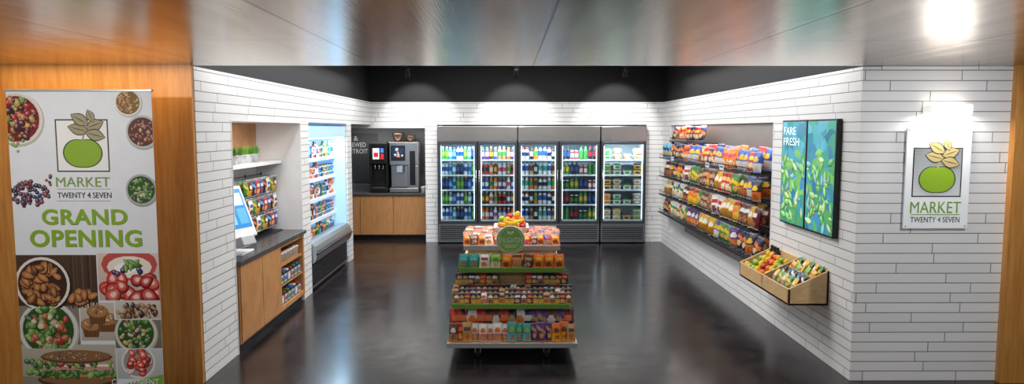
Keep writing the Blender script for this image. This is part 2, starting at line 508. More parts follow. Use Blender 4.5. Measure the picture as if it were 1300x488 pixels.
_bot = {}
def bottle_mesh(kind, body, label, cap):
    k = (kind, body, label, cap)
    if k in _bot: return _bot[k]
    B, L, K = CN[body], CN[label], CN[cap]
    P = {'slim': ([(.026, 0), (.031, .008), (.031, .06), (.0305, .062), (.0305, .135), (.031, .137), (.028, .165), (.014, .195), (.0135, .2), (.015, .202), (.015, .222), (.012, .224)], [B, B, B, L, L, B, B, B, K, K, K]),
         'wide': ([(.031, 0), (.034, .01), (.034, .05), (.032, .06), (.032, .12), (.034, .13), (.032, .155), (.02, .18), (.019, .184), (.021, .186), (.021, .212), (.017, .214)], [B, B, B, L, L, B, B, B, K, K, K]),
         'can': ([(.025, 0), (.031, .012), (.031, .04), (.031, .11), (.031, .148), (.026, .16), (.026, .162)], [K, B, L, B, K, K]),
         'jug': ([(.031, 0), (.034, .01), (.034, .07), (.034, .14), (.033, .16), (.02, .19), (.018, .195), (.02, .197), (.02, .22)], [B, B, L, L, B, B, K, K])}[kind]
    mb = MB(); mb.lathe(P[0], 12, cols=P[1]); _bot[k] = mb.mesh('bottle_mesh', VC); return _bot[k]
_tray = {}
def tray_mesh(c1, c2):
    if (c1, c2) in _tray: return _tray[(c1, c2)]
    mb = MB(); a, b2 = CN[c1], CN[c2]
    w, d, h = .07, .06, .055
    vs = [(-w*.8, -d*.8, 0), (w*.8, -d*.8, 0), (w*.8, d*.8, 0), (-w*.8, d*.8, 0), (-w, -d, h), (w, -d, h), (w, d, h), (-w, d, h)]
    mb.add(vs, [(3, 2, 1, 0), (0, 1, 5, 4), (1, 2, 6, 5), (2, 3, 7, 6), (3, 0, 4, 7)], 0, a)
    mb.box(-w*1.04, w*1.04, -d*1.05, d*1.05, h, h+.008, 0, '#d9dad6')
    mb.box(-w*.8, w*.8, -d*.8, d*.8, h+.008, h+.028, 0, b2)
    mb.box(-w*.5, w*.5, -d*.84-.012, -d*.84, .014, .044, 0, b2)
    _tray[(c1, c2)] = mb.mesh('tray_mesh', VC); return _tray[(c1, c2)]

# ================================================= FRIDGES
SH = [.40, .675, .935, 1.195, 1.46]
pal = [
 [('slim', 'white', 'blue', 'blue'), ('slim', 'cyan', 'blue', 'white'), ('slim', 'green', 'lime', 'white'), ('wide', 'teal', 'white', 'white'), ('slim', 'black', 'blue', 'white'), ('wide', 'blue', 'cyan', 'navy')],
 [('wide', 'orange', 'white', 'orange'), ('wide', 'purple', 'white', 'green'), ('slim', 'brown', 'yellow', 'white'), ('wide', 'white', 'pink', 'white'), ('wide', 'blue', 'white', 'orange'), ('slim', 'tan', 'green', 'white'), ('wide', 'red', 'black', 'white')],
 [('jug', 'white', 'blue', 'blue'), ('jug', 'tan', 'brown', 'brown'), ('wide', 'white', 'navy', 'red'), ('slim', 'black', 'white', 'black'), ('jug', 'white', 'teal', 'white'), ('jug', 'orange', 'green', 'green')],
 [('slim', 'green', 'green', 'green'), ('slim', 'black', 'red', 'red'), ('can', 'black', 'green', 'white'), ('slim', 'green', 'yellow', 'green'), ('slim', 'black', 'blue', 'black'), ('can', 'red', 'white', 'white')],
]
units = [(-1.225, .165, 2), (.17, 1.60, 2), (1.61, 2.40, 1)]
di = 0
FY = 12.28
for ui, (x0, x1, nd) in enumerate(units):
    T = Thing('display_fridge', ((x0+x1)/2, 12.7, 0), 'stainless %s-door glass display fridge built into white tiled wall' % ('two' if nd == 2 else 'single'), 'fridge', 'row of display fridges')
    mb = MB(); b = mb.box
    b(x0, x0+.03, FY+.05, 13.15, .03, 2.04); b(x1-.03, x1, FY+.05, 13.15, .03, 2.04)
    b(x0+.03, x1-.03, 13.1, 13.15, .03, 2.04, 1); b(x0+.03, x1-.03, FY+.05, 13.1, 1.78, 2.04, 0); b(x0+.03, x1-.03, FY+.05, 13.1, .28, .345, 1)
    b(x0+.03, x1-.03, FY+.3, 13.1, .03, .28, 2)
    b(x0+.03, x0+.036, FY+.06, 13.1, .345, 1.78, 1); b(x1-.036, x1-.03, FY+.06, 13.1, .345, 1.78, 1)
    if nd == 2: b((x0+x1)/2-.03, (x0+x1)/2+.03, FY+.05, FY+.1, .345, 1.78, 2)
    T.part('cabinet', mb, [DARKM, FRW if nd == 2 else FRW2, BLKP])
    mb = MB(); mb.box(x0+.004, x1-.004, FY, FY+.05, 1.775, 2.045); T.part('header_panel', mb, STEEL, bv=.008)
    mb = MB()
    for k in range(7):
        z = .06+k*.036; mb.obox(((x0+x1)/2, FY+.03, z), (x1-x0-.06, .03, .014), (.6, 0, 0))
    mb.box(x0+.01, x1-.01, FY+.01, FY+.05, .31, .345); mb.box(x0+.01, x1-.01, FY+.01, FY+.05, .02, .045)
    mb.box(x0+.01, x0+.04, FY+.01, FY+.05, .045, .31); mb.box(x1-.04, x1-.01, FY+.01, FY+.05, .045, .31)
    T.part('ventilation_grille', mb, GRILL)
    dw = (x1-x0)/nd
    for d in range(nd):
        a, c = x0+d*dw+.008, x0+(d+1)*dw-.008
        mb = MB(); f = .042
        mb.box(a, a+f, FY, FY+.045, .35, 1.77); mb.box(c-f, c, FY, FY+.045, .35, 1.77)
        mb.box(a+f, c-f, FY, FY+.045, 1.77-f, 1.77); mb.box(a+f, c-f, FY, FY+.045, .35, .35+f)
        D = T.part('door', mb, FRAME, bv=.004)
        mb = MB(); mb.box(a+f, c-f, FY+.018, FY+.024, .35+f, 1.77-f); T.part('glass_pane', mb, GLASS, D)
        hx = c-.02 if (d == 0 and nd == 2) else a+.02
        mb = MB(); mb.tube([(hx, FY, .85), (hx, FY-.035, .87), (hx, FY-.035, 1.28), (hx, FY, 1.3)], .009, 8); T.part('handle', mb, CHROME, D)
        for xx in (a+.05, c-.058):
            mb = MB(); mb.box(xx, xx+.008, FY+.055, FY+.07, .42, 1.7); T.part('led_strip', mb, LED)
        area('fridge_light', ((a+c)/2, FY+.07, 1.755), ((a+c)/2, FY+.22, 0), dw*.8, .04, 10 if nd == 2 else 16, (.9, .96, 1))
        for si, z in enumerate(SH):
            mb = MB()
            for q in range(9): 
                xx = a+.04+(c-a-.08)*q/8; mb.box(xx-.002, xx+.002, FY+.12, FY+.7, z-.008, z)
            mb.box(a+.035, c-.035, FY+.10, FY+.12, z-.022, z+.004, 1); mb.box(a+.035, c-.035, FY+.69, FY+.7, z-.012, z)
            mb.box(a+.035, c-.035, FY+.12, FY+.6, z-.004, z-.001)
            T.part('shelf', mb, [SILV, WHITE])
            if di < 4:
                n = 8 if di else 9; P = pal[di]
                for q in range(n):
                    kind = P[(q*3//4+si*2+(q//3)) % len(P)] if di != 3 else P[(q//2+si) % len(P)]
                    me = bottle_mesh(*kind)
                    x = a+.075+(c-a-.15)*q/(n-1)
                    nm = 'drink_can' if kind[0] == 'can' else ('milk_bottle' if kind[0] == 'jug' else 'drink_bottle')
                    inst(kind, nm, me, (x+R.uniform(-.002, .002), FY+.165, z+.0005), (0, 0, R.uniform(0, 6)),
                         '%s %s with %s label and %s cap in fridge' % (kind[1], nm.replace('_', ' '), kind[2], kind[3]), 'bottle' if kind[0] != 'can' else 'can', 'drinks on the fridge shelves')
            else:
                for q in range(4):
                    cp = R.choice([('white', 'yellow'), ('tan', 'green'), ('tan', 'white'), ('yellow', 'orange'), ('white', 'green'), ('white', 'tan'), ('yellow', 'brown')])
                    for lv in range(2 if q != 2 else 1):
                        inst(cp+('tray',), 'food_tray', tray_mesh(*cp), (a+.12+(c-a-.24)*q/3, FY+.19, z+.0005+lv*.084*1.15), (0, 0, 0),
                             '%s packed meal tray with %s contents in fridge' % cp, 'food container', 'meal trays in the fridge', (1, 1, 1.15))
        di += 1

# ================================================= COFFEE NOOK
mb = MB(); mb.box(-3.85, -1.46, 12.74, 13.33, .08, .80)
T = Thing('coffee_cabinet', (-2.6, 13.0, 0), 'long oak-veneer base cabinet under the coffee machines', 'cabinet')
T.part('carcass', mb, WOODC)
mb = MB(); mb.box(-3.85, -1.46, 12.80, 13.33, 0, .08); T.part('plinth', mb, DARKM)
for x0 in (-3.25, -2.66, -2.06):
    mb = MB(); mb.box(x0, x0+.58, 12.72, 12.74, .09, .79); T.part('door', mb, WOODC, bv=.003)
mb = MB(); mb.box(-3.88, -1.455, 12.69, 13.335, .80, .84)
single('worktop', mb, STONE, (-2.6, 13.0, .80), 'dark stone worktop on the oak coffee cabinet', 'worktop', bv=.004)
T = Thing('coffee_machine', (-2.345, 13.0, .84), 'tall black hot drinks brewer with lit red and white panel', 'coffee machine')
mb = MB(); b = mb.box; b(-2.51, -2.18, 12.98, 13.25, .85, 1.74); b(-2.51, -2.18, 12.82, 12.98, 1.36, 1.74); b(-2.51, -2.18, 12.80, 12.98, .85, .93)
b(-2.51, -2.47, 12.86, 12.98, .93, 1.36); b(-2.22, -2.18, 12.86, 12.98, .93, 1.36)
T.part('housing', mb, BLKP, bv=.012)
mb = MB(); mb.box(-2.46, -2.23, 12.82, 12.97, .93, .94); T.part('drip_tray', mb, STEEL)
A = Art((-2.345, 12.82, 1.55), (1, 0, 0), (0, 0, 1), (0, -1, 0)); A.rect(-.12, .12, -.14, .15, '#0a0b10'); A.rect(-.1, .02, -.1, .1, '#b9c3d5'); A.rect(-.08, 0, -.06, .02, '#b5222b'); A.rect(.04, .1, .02, .1, '#3f6bb5'); A.rect(.04, .1, -.1, 0, '#a92b2b')
T.part('display_panel', A.mb, VCE)
for x in (-2.42, -2.345, -2.27):
    mb = MB(); mb.lathe([(.018, 1.28), (.018, 1.36)], 8, (x, 12.9, 0)); T.part('nozzle', mb, CHROME)
mb = MB(); mb.box(-2.49, -2.20, 12.84, 13.22, 1.742, 1.755); T.part('lid', mb, STEEL)
T = Thing('coffee_machine', (-1.9, 13.0, .84), 'wide stainless steel bean-to-cup coffee machine with bean hopper', 'coffee machine')
mb = MB(); b = mb.box; b(-2.15, -1.62, 13.0, 13.25, .85, 1.76); b(-2.15, -1.62, 12.84, 13.0, 1.34, 1.76); b(-2.15, -1.62, 12.80, 13.0, .85, .93); b(-1.82, -1.62, 12.84, 13.0, .93, 1.34)
T.part('housing', mb, STEEL, bv=.012)
mb = MB(); mb.box(-2.12, -1.86, 12.825, 12.84, 1.42, 1.70); T.part('front_panel', mb, BLKP, bv=.004)
mb = MB(); mb.box(-1.78, -1.68, 12.825, 12.84, .98, 1.60); T.part('front_panel', mb, BLKP, bv=.004)
A = Art((-1.99, 12.824, 1.57), (1, 0, 0), (0, 0, 1), (0, -1, 0)); A.rect(-.1, .1, -.09, .09, '#14233c'); A.scat(0, 0, .08, .07, 9, ['#e8c98a', '#9fc3e8', '#d06a3a'], .015, .022, 1, False)
T.part('touch_screen', A.mb, VCE)
mb = MB(); mb.box(-2.03, -1.91, 12.86, 12.98, 1.2, 1.34); T.part('nozzle', mb, CHROME, bv=.01)
mb = MB(); mb.box(-2.13, -1.83, 12.82, 12.99, .93, .945); T.part('drip_tray', mb, DARKM)
HOP = M('smoky_hopper', '#3a2a20', .15)
mb = MB(); mb.lathe([(.06, 1.76), (.075, 1.79), (.11, 1.88), (.11, 1.93), (.1, 1.94)], 14, (-2.02, 13.08, 0)); T.part('bean_hopper', mb, HOP)
mb = MB(); mb.lathe([(.05, 1.76), (.07, 1.79), (.09, 1.86), (.085, 1.88)], 14, (-1.79, 13.08, 0)); T.part('bean_hopper', mb, HOP)
mbc = MB(); mbc.lathe([(.026, 0), (.036, .1), (.038, .102), (.036, .106)], 12, cols=['#f2f0ea', '#ffffff', '#ffffff']); cupme = mbc.mesh('cup_mesh', VC)
for i in range(3):
    inst('cup', 'paper_cup', cupme, (-1.55, 12.84+.1*i, .84), (0, 0, 0), 'white paper coffee cup on the dark worktop', 'cup', 'paper cups by the coffee machine')
T = Thing('wall_graphic', (-2.9, 13.335, 1.2), 'charcoal wall panel with white lettering behind the coffee machines', 'wall sign')
mb = MB(); mb.box(-3.5, -2.44, 13.325, 13.338, 1.0, 1.92); T.part('backing_panel', mb, M('slate_panel', '#2c3136', .6, var=.3))
FAINT = M('pale_grey_lettering', '#b9bec2', .5)
for s_, w_, x_, z_ in (('&', .08, -2.85, 1.82), ('BREWED', .36, -2.845, 1.70), ('DETROIT', .40, -2.83, 1.58)):
    obj('lettering', text_mesh(s_, w_, .085, (x_+2.9, -.012, z_-1.2), (1, 0, 0), (0, 0, 1), (0, -1, 0), FAINT, 0, .0), T.root)
area('nook_light', (-2.2, 12.75, 1.98), (-2.2, 13.1, 0), 1.4, .1, 17, (1, .95, .86))

# ================================================= TRACK SPOTS
for x in (-1.6, .13, 1.87):
    T = Thing('track_spotlight', (x, 11.4, 3.3), 'black cylindrical track spotlight hanging under the black ceiling', 'spotlight', 'track spotlights')
    mb = MB(); mb.tube([(x, 11.4, 3.3), (x, 11.4, 2.98)], .01, 8); T.part('stem', mb, BLKP)
    mb = MB(); mb.tube([(x-.05, 11.4, 2.9), (x-.05, 11.4, 2.98), (x+.05, 11.4, 2.98), (x+.05, 11.4, 2.9)], .006, 6); T.part('yoke', mb, BLKP)
    m = Matrix.Translation((x, 11.4, 2.9)) @ Euler((math.radians(-125), 0, 0)).to_matrix().to_4x4()
    mb = MB(); mb.lathe([(.025, -.08), (.038, -.07), (.042, .06), (.046, .08)], 16, m=m, cap=True); T.part('lamp_head', mb, DARKM)

# ================================================= LEFT NICHE
T = Thing('counter_cabinet', (-2.62, 7.15, 0), 'oak-veneer counter cabinet with open cubby in the wall niche', 'cabinet')
mb = MB(); b = mb.box
b(-2.88, -2.365, 6.15, 7.30, .08, .79); b(-2.88, -2.365, 8.10, 8.145, .08, .79)
b(-2.88, -2.365, 7.30, 8.10, .08, .13); b(-2.88, -2.365, 7.30, 8.10, .75, .79); b(-2.88, -2.86, 7.30, 8.10, .13, .75)
T.part('carcass', mb, WOODC, bv=.003)
mb = MB(); mb.box(-2.86, -2.40, 6.17, 8.12, 0, .08); T.part('plinth', mb, DARKM)
for z in (.33, .54):
    mb = MB(); mb.box(-2.86, -2.38, 7.305, 8.095, z, z+.02); T.part('shelf', mb, WOODC)
mb = MB(); mb.box(-2.365, -2.355, 6.17, 6.72, .1, .78); T.part('door', mb, WOODC, bv=.002)
mb = MB(); mb.box(-2.365, -2.355, 6.73, 7.28, .1, .78); T.part('door', mb, WOODC, bv=.002)
mb = MB(); mb.box(-2.89, -2.335, 6.14, 8.15, .79, .83)
single('worktop', mb, STONE, (-2.6, 7.1, .79), 'dark stone worktop on the oak counter cabinet in the niche', 'worktop', bv=.004)
for i in range(7):
    inst('cup', 'paper_cup', cupme, (-2.43, 7.38+i*.105, .5605), (0, 0, 0), 'white paper cup in the open cubby', 'cup', 'paper cups in the cubby')
cbm = {}
for cc in ('#b23a2a', '#e6e4de', '#3f6bb5', '#5a8a3a'):
    mb = MB(); mb.box(-.06, .06, -.052, .052, 0, .11, 0, '#2a2c31'); mb.box(.06, .062, -.046, .046, .012, .095, 0, '#c9ccd0'); mb.box(.062, .063, -.036, .036, .03, .072, 0, cc); mb.box(-.02, .045, -.035, .035, .11, .125, 0, cc)
    cbm[cc] = mb.mesh('carton_mesh', VC)
for z in (.3505, .1305):
    for i in range(6):
        cc = list(cbm)[(i*3+int(z*10)) % 4]
        inst('crt'+cc, 'snack_carton', cbm[cc], (-2.445, 7.385+i*.12, z), (0, 0, 0), 'small dark snack carton with pale label in open cubby', 'carton', 'cartons in the cubby')
mb = MB(); mb.box(-2.897, -2.885, 6.14, 8.15, 1.64, 2.05); single('back_panel', mb, WOODC, (-2.89, 7.1, 1.64), 'oak back panel above the niche shelf', 'wall panel')
mb = MB(); mb.box(-2.897, -2.6, 6.14, 8.15, 1.60, 1.635); single('wall_shelf', mb, WHITE, (-2.75, 7.1, 1.60), 'white floating shelf in the wall niche', 'shelf', bv=.003)
pm = MB(); pm.lathe([(.035, 0), (.05, .085), (.052, .09), (.044, .09), (.042, .075)], 14); potm = pm.mesh('pot_mesh', SILV)
gm = MB()
for i in range(70):
    a = R.uniform(0, 6.28); r = R.uniform(0, .04); l = R.uniform(.07, .12); t = R.uniform(0, .035)
    p0 = Vector((r*math.cos(a), r*math.sin(a), .075)); dd = Vector((math.cos(a)*t, math.sin(a)*t, l)); sd = Vector((-math.sin(a), math.cos(a), 0))*.004
    gm.add([p0-sd, p0+sd, p0+dd*.6+sd*.8, p0+dd, p0+dd*.6-sd*.8], [(0, 1, 2, 3, 4)])
gmm = gm.mesh('grass_mesh', LEAFM)
for i in range(5):
    e = inst('pot', 'potted_grass', potm, (-2.70, 6.78+.2*i, 1.6355), (0, 0, i), 'small silver pot of bright green grass on the white shelf', 'potted plant', 'potted grasses on the niche shelf')
    g = obj('grass', gmm, e)
T = Thing('payment_kiosk', (-2.55, 6.62, .83), 'white self-checkout tablet kiosk with blue lit screen on the worktop', 'checkout kiosk')
rot = Euler((0, math.radians(-22), math.radians(-18))).to_matrix().to_4x4()
m = Matrix.Translation((-2.52, 6.5, 1.22)) @ rot
def oboxm(mb, m, x0, x1, y0, y1, z0, z1):
    v = [m @ Vector((x, y, z)) for z in (z0, z1) for y in (y0, y1) for x in (x0, x1)]
    mb.add(v, [(0, 2, 3, 1), (4, 5, 7, 6), (0, 1, 5, 4), (2, 6, 7, 3), (0, 4, 6, 2), (1, 3, 7, 5)])
mb = MB(); oboxm(mb, m, -.02, .012, -.19, .19, -.25, .25); T.part('tablet_frame', mb, WHITE, bv=.01)
ux = m.to_3x3() @ Vector((0, 1, 0)); uz = m.to_3x3() @ Vector((0, 0, 1)); nn = m.to_3x3() @ Vector((1, 0, 0))
A = Art(m @ Vector((.0125, 0, 0)), ux, uz, nn, 1e-4); A.rect(-.16, .16, -.16, .22, '#2377b8'); A.rect(-.14, .14, .06, .18, '#b9d5e3'); A.rect(-.14, -.02, -.12, .03, '#6fb0d0'); A.rect(.02, .14, -.12, .03, '#4f98c8')
T.part('touch_screen', A.mb, VCE)
mb = MB(); oboxm(mb, m, -.05, .05, -.09, .09, -.33, -.24); T.part('card_reader', mb, SILV, bv=.008)
mb = MB(); mb.tube([(-2.6, 6.55, .85), (-2.58, 6.52, 1.12)], .025, 10); mb.box(-2.75, -2.42, 6.4, 6.7, .832, .85); T.part('stand', mb, WHITE, bv=.004)
T = Thing('merchandise_rack', (-2.75, 7.6, .83), 'black wire counter rack holding small hanging packets', 'display rack')
mb = MB()
for y in (7.12, 7.6, 8.1): mb.tube([(-2.82, y, .835), (-2.82, y, 1.5)], .007, 6)
for z in (.92, 1.12, 1.3, 1.48): mb.tube([(-2.82, 7.12, z), (-2.82, 8.1, z)], .005, 6)
mb.box(-2.86, -2.6, 7.1, 8.12, .832, .842)
T.part('wire_frame', mb, DARKM)
for z in (1.02, 1.22, 1.42):
    for i in range(9):
        y = 7.17+i*.11
        mb = MB(); mb.tube([(-2.82, y, z+.05), (-2.62, y, z+.05)], .003, 5); T.part('peg_hook', mb, CHROME)
pc = [('red', 'white', 'yellow'), ('blue', 'white', 'red'), ('black', 'orange', 'white'), ('white', 'blue', 'red'), ('green', 'yellow', 'white'), ('maroon', 'yellow', 'white'), ('navy', 'cyan', 'white')]
for zi, z in enumerate((.895, 1.085, 1.285)):
    for i in range(9):
        for k in range(2):
            bag('flat', pc[(i+zi*2) % 7], (-2.66-.055*k, 7.17+i*.11, z), (0, 0, pi/2), 'packet', 'snack_packet', 'hanging on wire rack', 'packets on the counter rack', 1.35)
area('niche_light', (-2.6, 7.15, 2.04), (-2.6, 7.15, 0), 1.8, .12, 13, (1, .97, .93))

# ================================================= OPEN COOLER
T = Thing('open_display_cooler', (-2.78, 9.5, 0), 'tall open-front refrigerated merchandiser with lit shelves', 'display cooler')
mb = MB(); b = mb.box
b(-3.15, -3.1, 8.55, 10.45, .1, 2.03, 0); b(-3.1, -2.43, 8.52, 8.56, .1, 2.03, 0); b(-3.1, -2.40, 10.44, 10.48, .1, 2.03, 0)
b(-3.1, -2.40, 8.56, 10.44, 1.88, 2.03, 0); b(-3.1, -2.5, 8.56, 10.44, .02, .48, 1)
T.part('cabinet', mb, [CLW, SILV])
prof = [(-2.5, .36), (-2.36, .36), (-2.335, .40), (-2.325, .45), (-2.33, .51), (-2.35, .56), (-2.385, .60), (-2.44, .615), (-2.5, .61)]
mb = MB(); n = len(prof)
mb.add([(x, 8.53, z) for x, z in prof]+[(x, 10.47, z) for x, z in prof], [(i, i+1, n+i+1, n+i) for i in range(n-1)]+[tuple(range(n))[::-1], tuple(range(n, 2*n)), (n-1, 0, n, 2*n-1)])
T.part('front_bumper', mb, CBASE)
mb = MB(); mb.box(-2.5, -2.40, 8.53, 10.47, .03, .36); T.part('kick_panel', mb, GRILL)
mb = MB()
for i in range(9): mb.obox((-2.392, 9.5, .08+i*.03), (.012, 1.84, .012), (0, .3, 0))
T.part('air_grille', mb, DARKM)
mb = MB(); mb.tube([(-2.322, 8.53, .47), (-2.322, 10.47, .47)], .012, 8); T.part('bumper_rail', mb, DARKM)
mb = MB(); mb.add([(-2.43, 8.54, .62), (-2.385, 8.54, .62), (-2.385, 8.54, 1.88), (-2.43, 8.54, 1.88)], [(0, 1, 2, 3)]); T.part('side_glass', mb, GLASS)
mb = MB(); mb.box(-2.425, -2.405, 8.6, 10.4, 1.865, 1.88); T.part('led_strip', mb, LED)
czs = [.50, .79, 1.06, 1.33, 1.60]
for z in czs:
    if z > .5:
        mb = MB(); mb.box(-3.1, -2.56, 8.565, 10.435, z-.015, z); mb.box(-2.56, -2.545, 8.565, 10.435, z-.035, z+.012, 1); T.part('shelf', mb, [CLW, WHITE])
    y = 8.64; i = 0
    while y < 10.4:
        if R.random() < .6:
            kd = R.choice(pal[0]+pal[1]+pal[2])
            inst(kd, 'drink_bottle', bottle_mesh(*kd), (-2.60, y, z+.001), (0, 0, 0), '%s drink bottle with %s label on cooler shelf' % (kd[1], kd[2]), 'bottle', 'products in the open cooler')
            y += .074
        else:
            y += .045
            cp = R.choice([('white', 'red'), ('tan', 'green'), ('tan', 'orange'), ('cyan', 'blue'), ('black', 'green')])
            for lv in (0, 1):
                inst(cp+('tray',), 'food_tray', tray_mesh(*cp), (-2.625, y, z+.001+lv*.084), (0, 0, pi/2), '%s food tray with %s contents on cooler shelf' % cp, 'food container', 'products in the open cooler', (.82, .9, 1))
            y += .1
area('cooler_light', (-2.44, 9.5, 1.86), (-2.62, 9.5, .6), 1.8, .06, 20, (.62, .84, 1))

# ================================================= CHIP WALL
chipc = [('red', 'yellow', 'white'), ('orange', 'red', 'white'), ('yellow', 'red', 'orange'), ('blue', 'white', 'yellow'), ('green', 'yellow', 'white'),
         ('purple', 'orange', 'white'), ('white', 'red', 'blue'), ('brown', 'tan', 'white'), ('black', 'orange', 'yellow'), ('maroon', 'white', 'tan'), ('tan', 'red', 'brown'), ('cyan', 'navy', 'white'),
         ('navy', 'orange', 'yellow'), ('white', 'green', 'brown'), ('yellow', 'brown', 'white')]
rows = [[0, 3, 12, 1, 3, 12, 0, 10, 3, 1, 7, 12, 0, 11, 3], [3, 8, 4, 0, 14, 2, 7, 10, 4, 6, 2, 12, 8, 9], [14, 9, 2, 14, 6, 10, 7, 4, 2, 9, 3, 13, 9], [8, 12, 5, 4, 3, 9, 14, 7, 5, 4, 0, 13], [0, 12, 0, 1, 10]]
for ri, (z, ya, yb_) in enumerate(((1.52, 7.3, 11.75), (1.22, 7.3, 11.75), (.92, 7.3, 11.75), (.62, 7.3, 11.75), (1.79, 9.9, 11.75))):
    T = Thing('wire_shelf', (2.75, (ya+yb_)/2, z), 'black wire basket shelf on greige panel full of snack bags', 'shelf', 'wire shelves for snack bags')
    xo = 2.52 if ri < 4 else 2.68
    mb = MB()
    for q in range(6):
        x = xo+.02+q*(2.96-xo-.02)/5; mb.tube([(x, ya, z), (x, yb_, z)], .004, 5)
    nq = int((yb_-ya)/.1)
    for q in range(nq+1):
        y = ya+(yb_-ya)*q/nq; mb.tube([(2.97, y, z-.006), (xo+.02, y, z-.006), (xo, y, z+.06)], .003, 4)
    mb.tube([(xo, ya, z+.06), (xo, yb_, z+.06)], .005, 6)
    T.part('wire_basket', mb, DARKM)
    for q in range(4):
        y = ya+.02+(yb_-ya-.04)*q/3
        mb = MB(); mb.box(2.70, 2.975, y-.006, y+.006, z-.05, z-.012); T.part('bracket', mb, DARKM)
    mb = MB(); mb.box(xo-.012, xo-.006, ya, yb_, z-.008, z+.014); T.part('price_rail', mb, PRAIL)
    if ri == 0:
        for y in (8.3, 8.9, 10.8):
            mb = MB(); mb.box(xo-.016, xo-.013, y-.08, y+.08, z-.01, z+.05, 0, '#dfe6ee'); mb.box(xo-.0175, xo-.0162, y-.06, y+.06, z+.018, z+.036, 0, '#2b4a7c')
            T.part('price_card', mb, VC, label='small white and blue price card')
    for layer in ((0, 1) if ri < 4 else (1,)):
        y = ya+.11; k = 0
        while y < yb_-.07:
            cset = chipc[rows[ri][(k//2+(k*7 % 5 == 0)) % len(rows[ri])]]
            sc = R.uniform(.94, 1.1)*(1.0 if ri < 4 else .92)
            bag('chip', cset, (2.61+layer*.13, y+layer*.07, z+.008+layer*.02), (math.radians(R.uniform(-18, -4)), R.uniform(-.14, .14), -pi/2+R.uniform(0, .65)), 'snack bag', 'snack_bag', 'leaning on wire shelf', 'snack bags on the wall shelves', sc)
            y += .158; k += 1
area('recess_light', (2.78, 9.5, 2.045), (2.84, 9.5, 1.0), 4.4, .06, 18, (1, .98, .96))

# ================================================= SCREENS
STX = M('screen_text', '#eafcff', .4, emit=.5)
for i, (y0, y1) in enumerate(((5.73, 6.295), (6.305, 6.87))):
    T = Thing('menu_screen', (2.68, (y0+y1)/2, 1.09), 'slim black portrait display showing bright green salad picture', 'screen', 'portrait menu screens')
    mb = MB(); mb.box(2.655, 2.70, y0, y1, 1.09, 2.07); T.part('casing', mb, BLKP, bv=.004)
    W, H = y1-y0-.03, .95
    A = Art((2.655, (y0+y1)/2, 1.58), (0, -1, 0), (0, 0, 1), (-1, 0, 0), 8e-6)
    A.clip = (-W/2, W/2, -H/2, H/2)
    for q in range(12):
        A.rect(-W/2, W/2, -H/2+H*q/12, -H/2+H*(q+1)/12, mixc('#2f7f7a', '#4f9db4', q/11))
    A.scat(0, .1, .3, .4, 50, ['#2f7f94', '#4090a4', '#3f9a84', '#4fa4b4', '#3f88ac'], .08, .16, .6, False, True, shade=False)
    A.scat(0, -.14, .28, .34, 60, ['#4f9c5e', '#5fa858', '#78b85a', '#3f8f6a', '#4090a8', '#3f80ac'], .06, .12, .5, False, True, shade=False)
    A.scat(0, -.15, .25, .30, 46, ['#98c470', '#b8d890', '#6fb0bc', '#5faf5f', '#6fbf5a'], .03, .07, .4, False, True)
    A.scat(.02, -.2, .2, .22, 3, ['#b86a50', '#e9e6cc'], .014, .022, .9, False)
    T.part('picture', A.mb, VCE)
    if i == 1:
        for s_, z_, w_, x_ in (('FARE', .39, .28, .08), ('FRESH', .29, .36, .04)):
            obj('lettering', text_mesh(s_, w_, .07, (2.655-2.68-.0085, x_, 1.58+z_-1.09), (0, -1, 0), (0, 0, 1), (-1, 0, 0), STX, 0, .0), T.root)

# ================================================= WALL BOX WITH FRUIT
T = Thing('wooden_bin', (2.58, 6.5, .52), 'pale pine slanted two-compartment bin mounted on tiled wall', 'wooden box')
xf, xb, y0, y1, zb, zf, zt = 2.36, 2.70, 5.86, 7.12, .50, .64, .80
mb = MB(); mb.box(xf, xb, y0, y1, zb, zb+.018); T.part('bottom_board', mb, WOODP)
mb = MB(); mb.box(xf, xf+.018, y0, y1, zb, zf); T.part('front_board', mb, WOODP, bv=.002)
mb = MB(); mb.box(xb-.018, xb, y0, y1, zb, zt); T.part('back_board', mb, WOODP, bv=.002)
for y, nme in ((y0, 'end_board'), (6.47, 'divider'), (y1-.018, 'end_board')):
    mb = MB(); mb.add([(xf, y, zb), (xb, y, zb), (xb, y, zt), (xf, y, zf), (xf, y+.018, zb), (xb, y+.018, zb), (xb, y+.018, zt), (xf, y+.018, zf)],
       [(0, 1, 2, 3), (7, 6, 5, 4), (0, 4, 5, 1), (1, 5, 6, 2), (2, 6, 7, 3), (3, 7, 4, 0)]); T.part(nme, mb, WOODP, bv=.002)
ap = {}
def fruit(kind, c, loc, grp, where, r=.036):
    k = (kind, c, r)
    if k not in ap:
        mb = MB(); pr = []
        for i in range(9):
            t = pi*i/8; rr = math.sin(t)*(1+.06*math.cos(t)) if kind == 'apple' else math.sin(t)
            zz = -math.cos(t)*(.9 if kind == 'apple' else 1)
            if kind == 'apple' and i == 8: zz -= .25
            if kind == 'lemon': zz *= 1.3; rr *= .9
            pr.append((max(rr, .03)*r, zz*r+r))
        mb.lathe(pr, 14, cols=[CN[c]]*8, cap=True)
        if kind == 'apple': mb.tube([(0, 0, r*1.6), (.004, 0, r*2.1)], .0022, 5, 0, '#4a3018')
        ap[k] = mb.mesh('fruit_mesh', VCM if kind != 'apple' else VC)
    return inst(k, kind, ap[k], loc, (R.uniform(-.5, .5), R.uniform(-.5, .5), R.uniform(0, 6)), 'fresh %s %s %s' % (c, kind, where), 'fruit', grp)
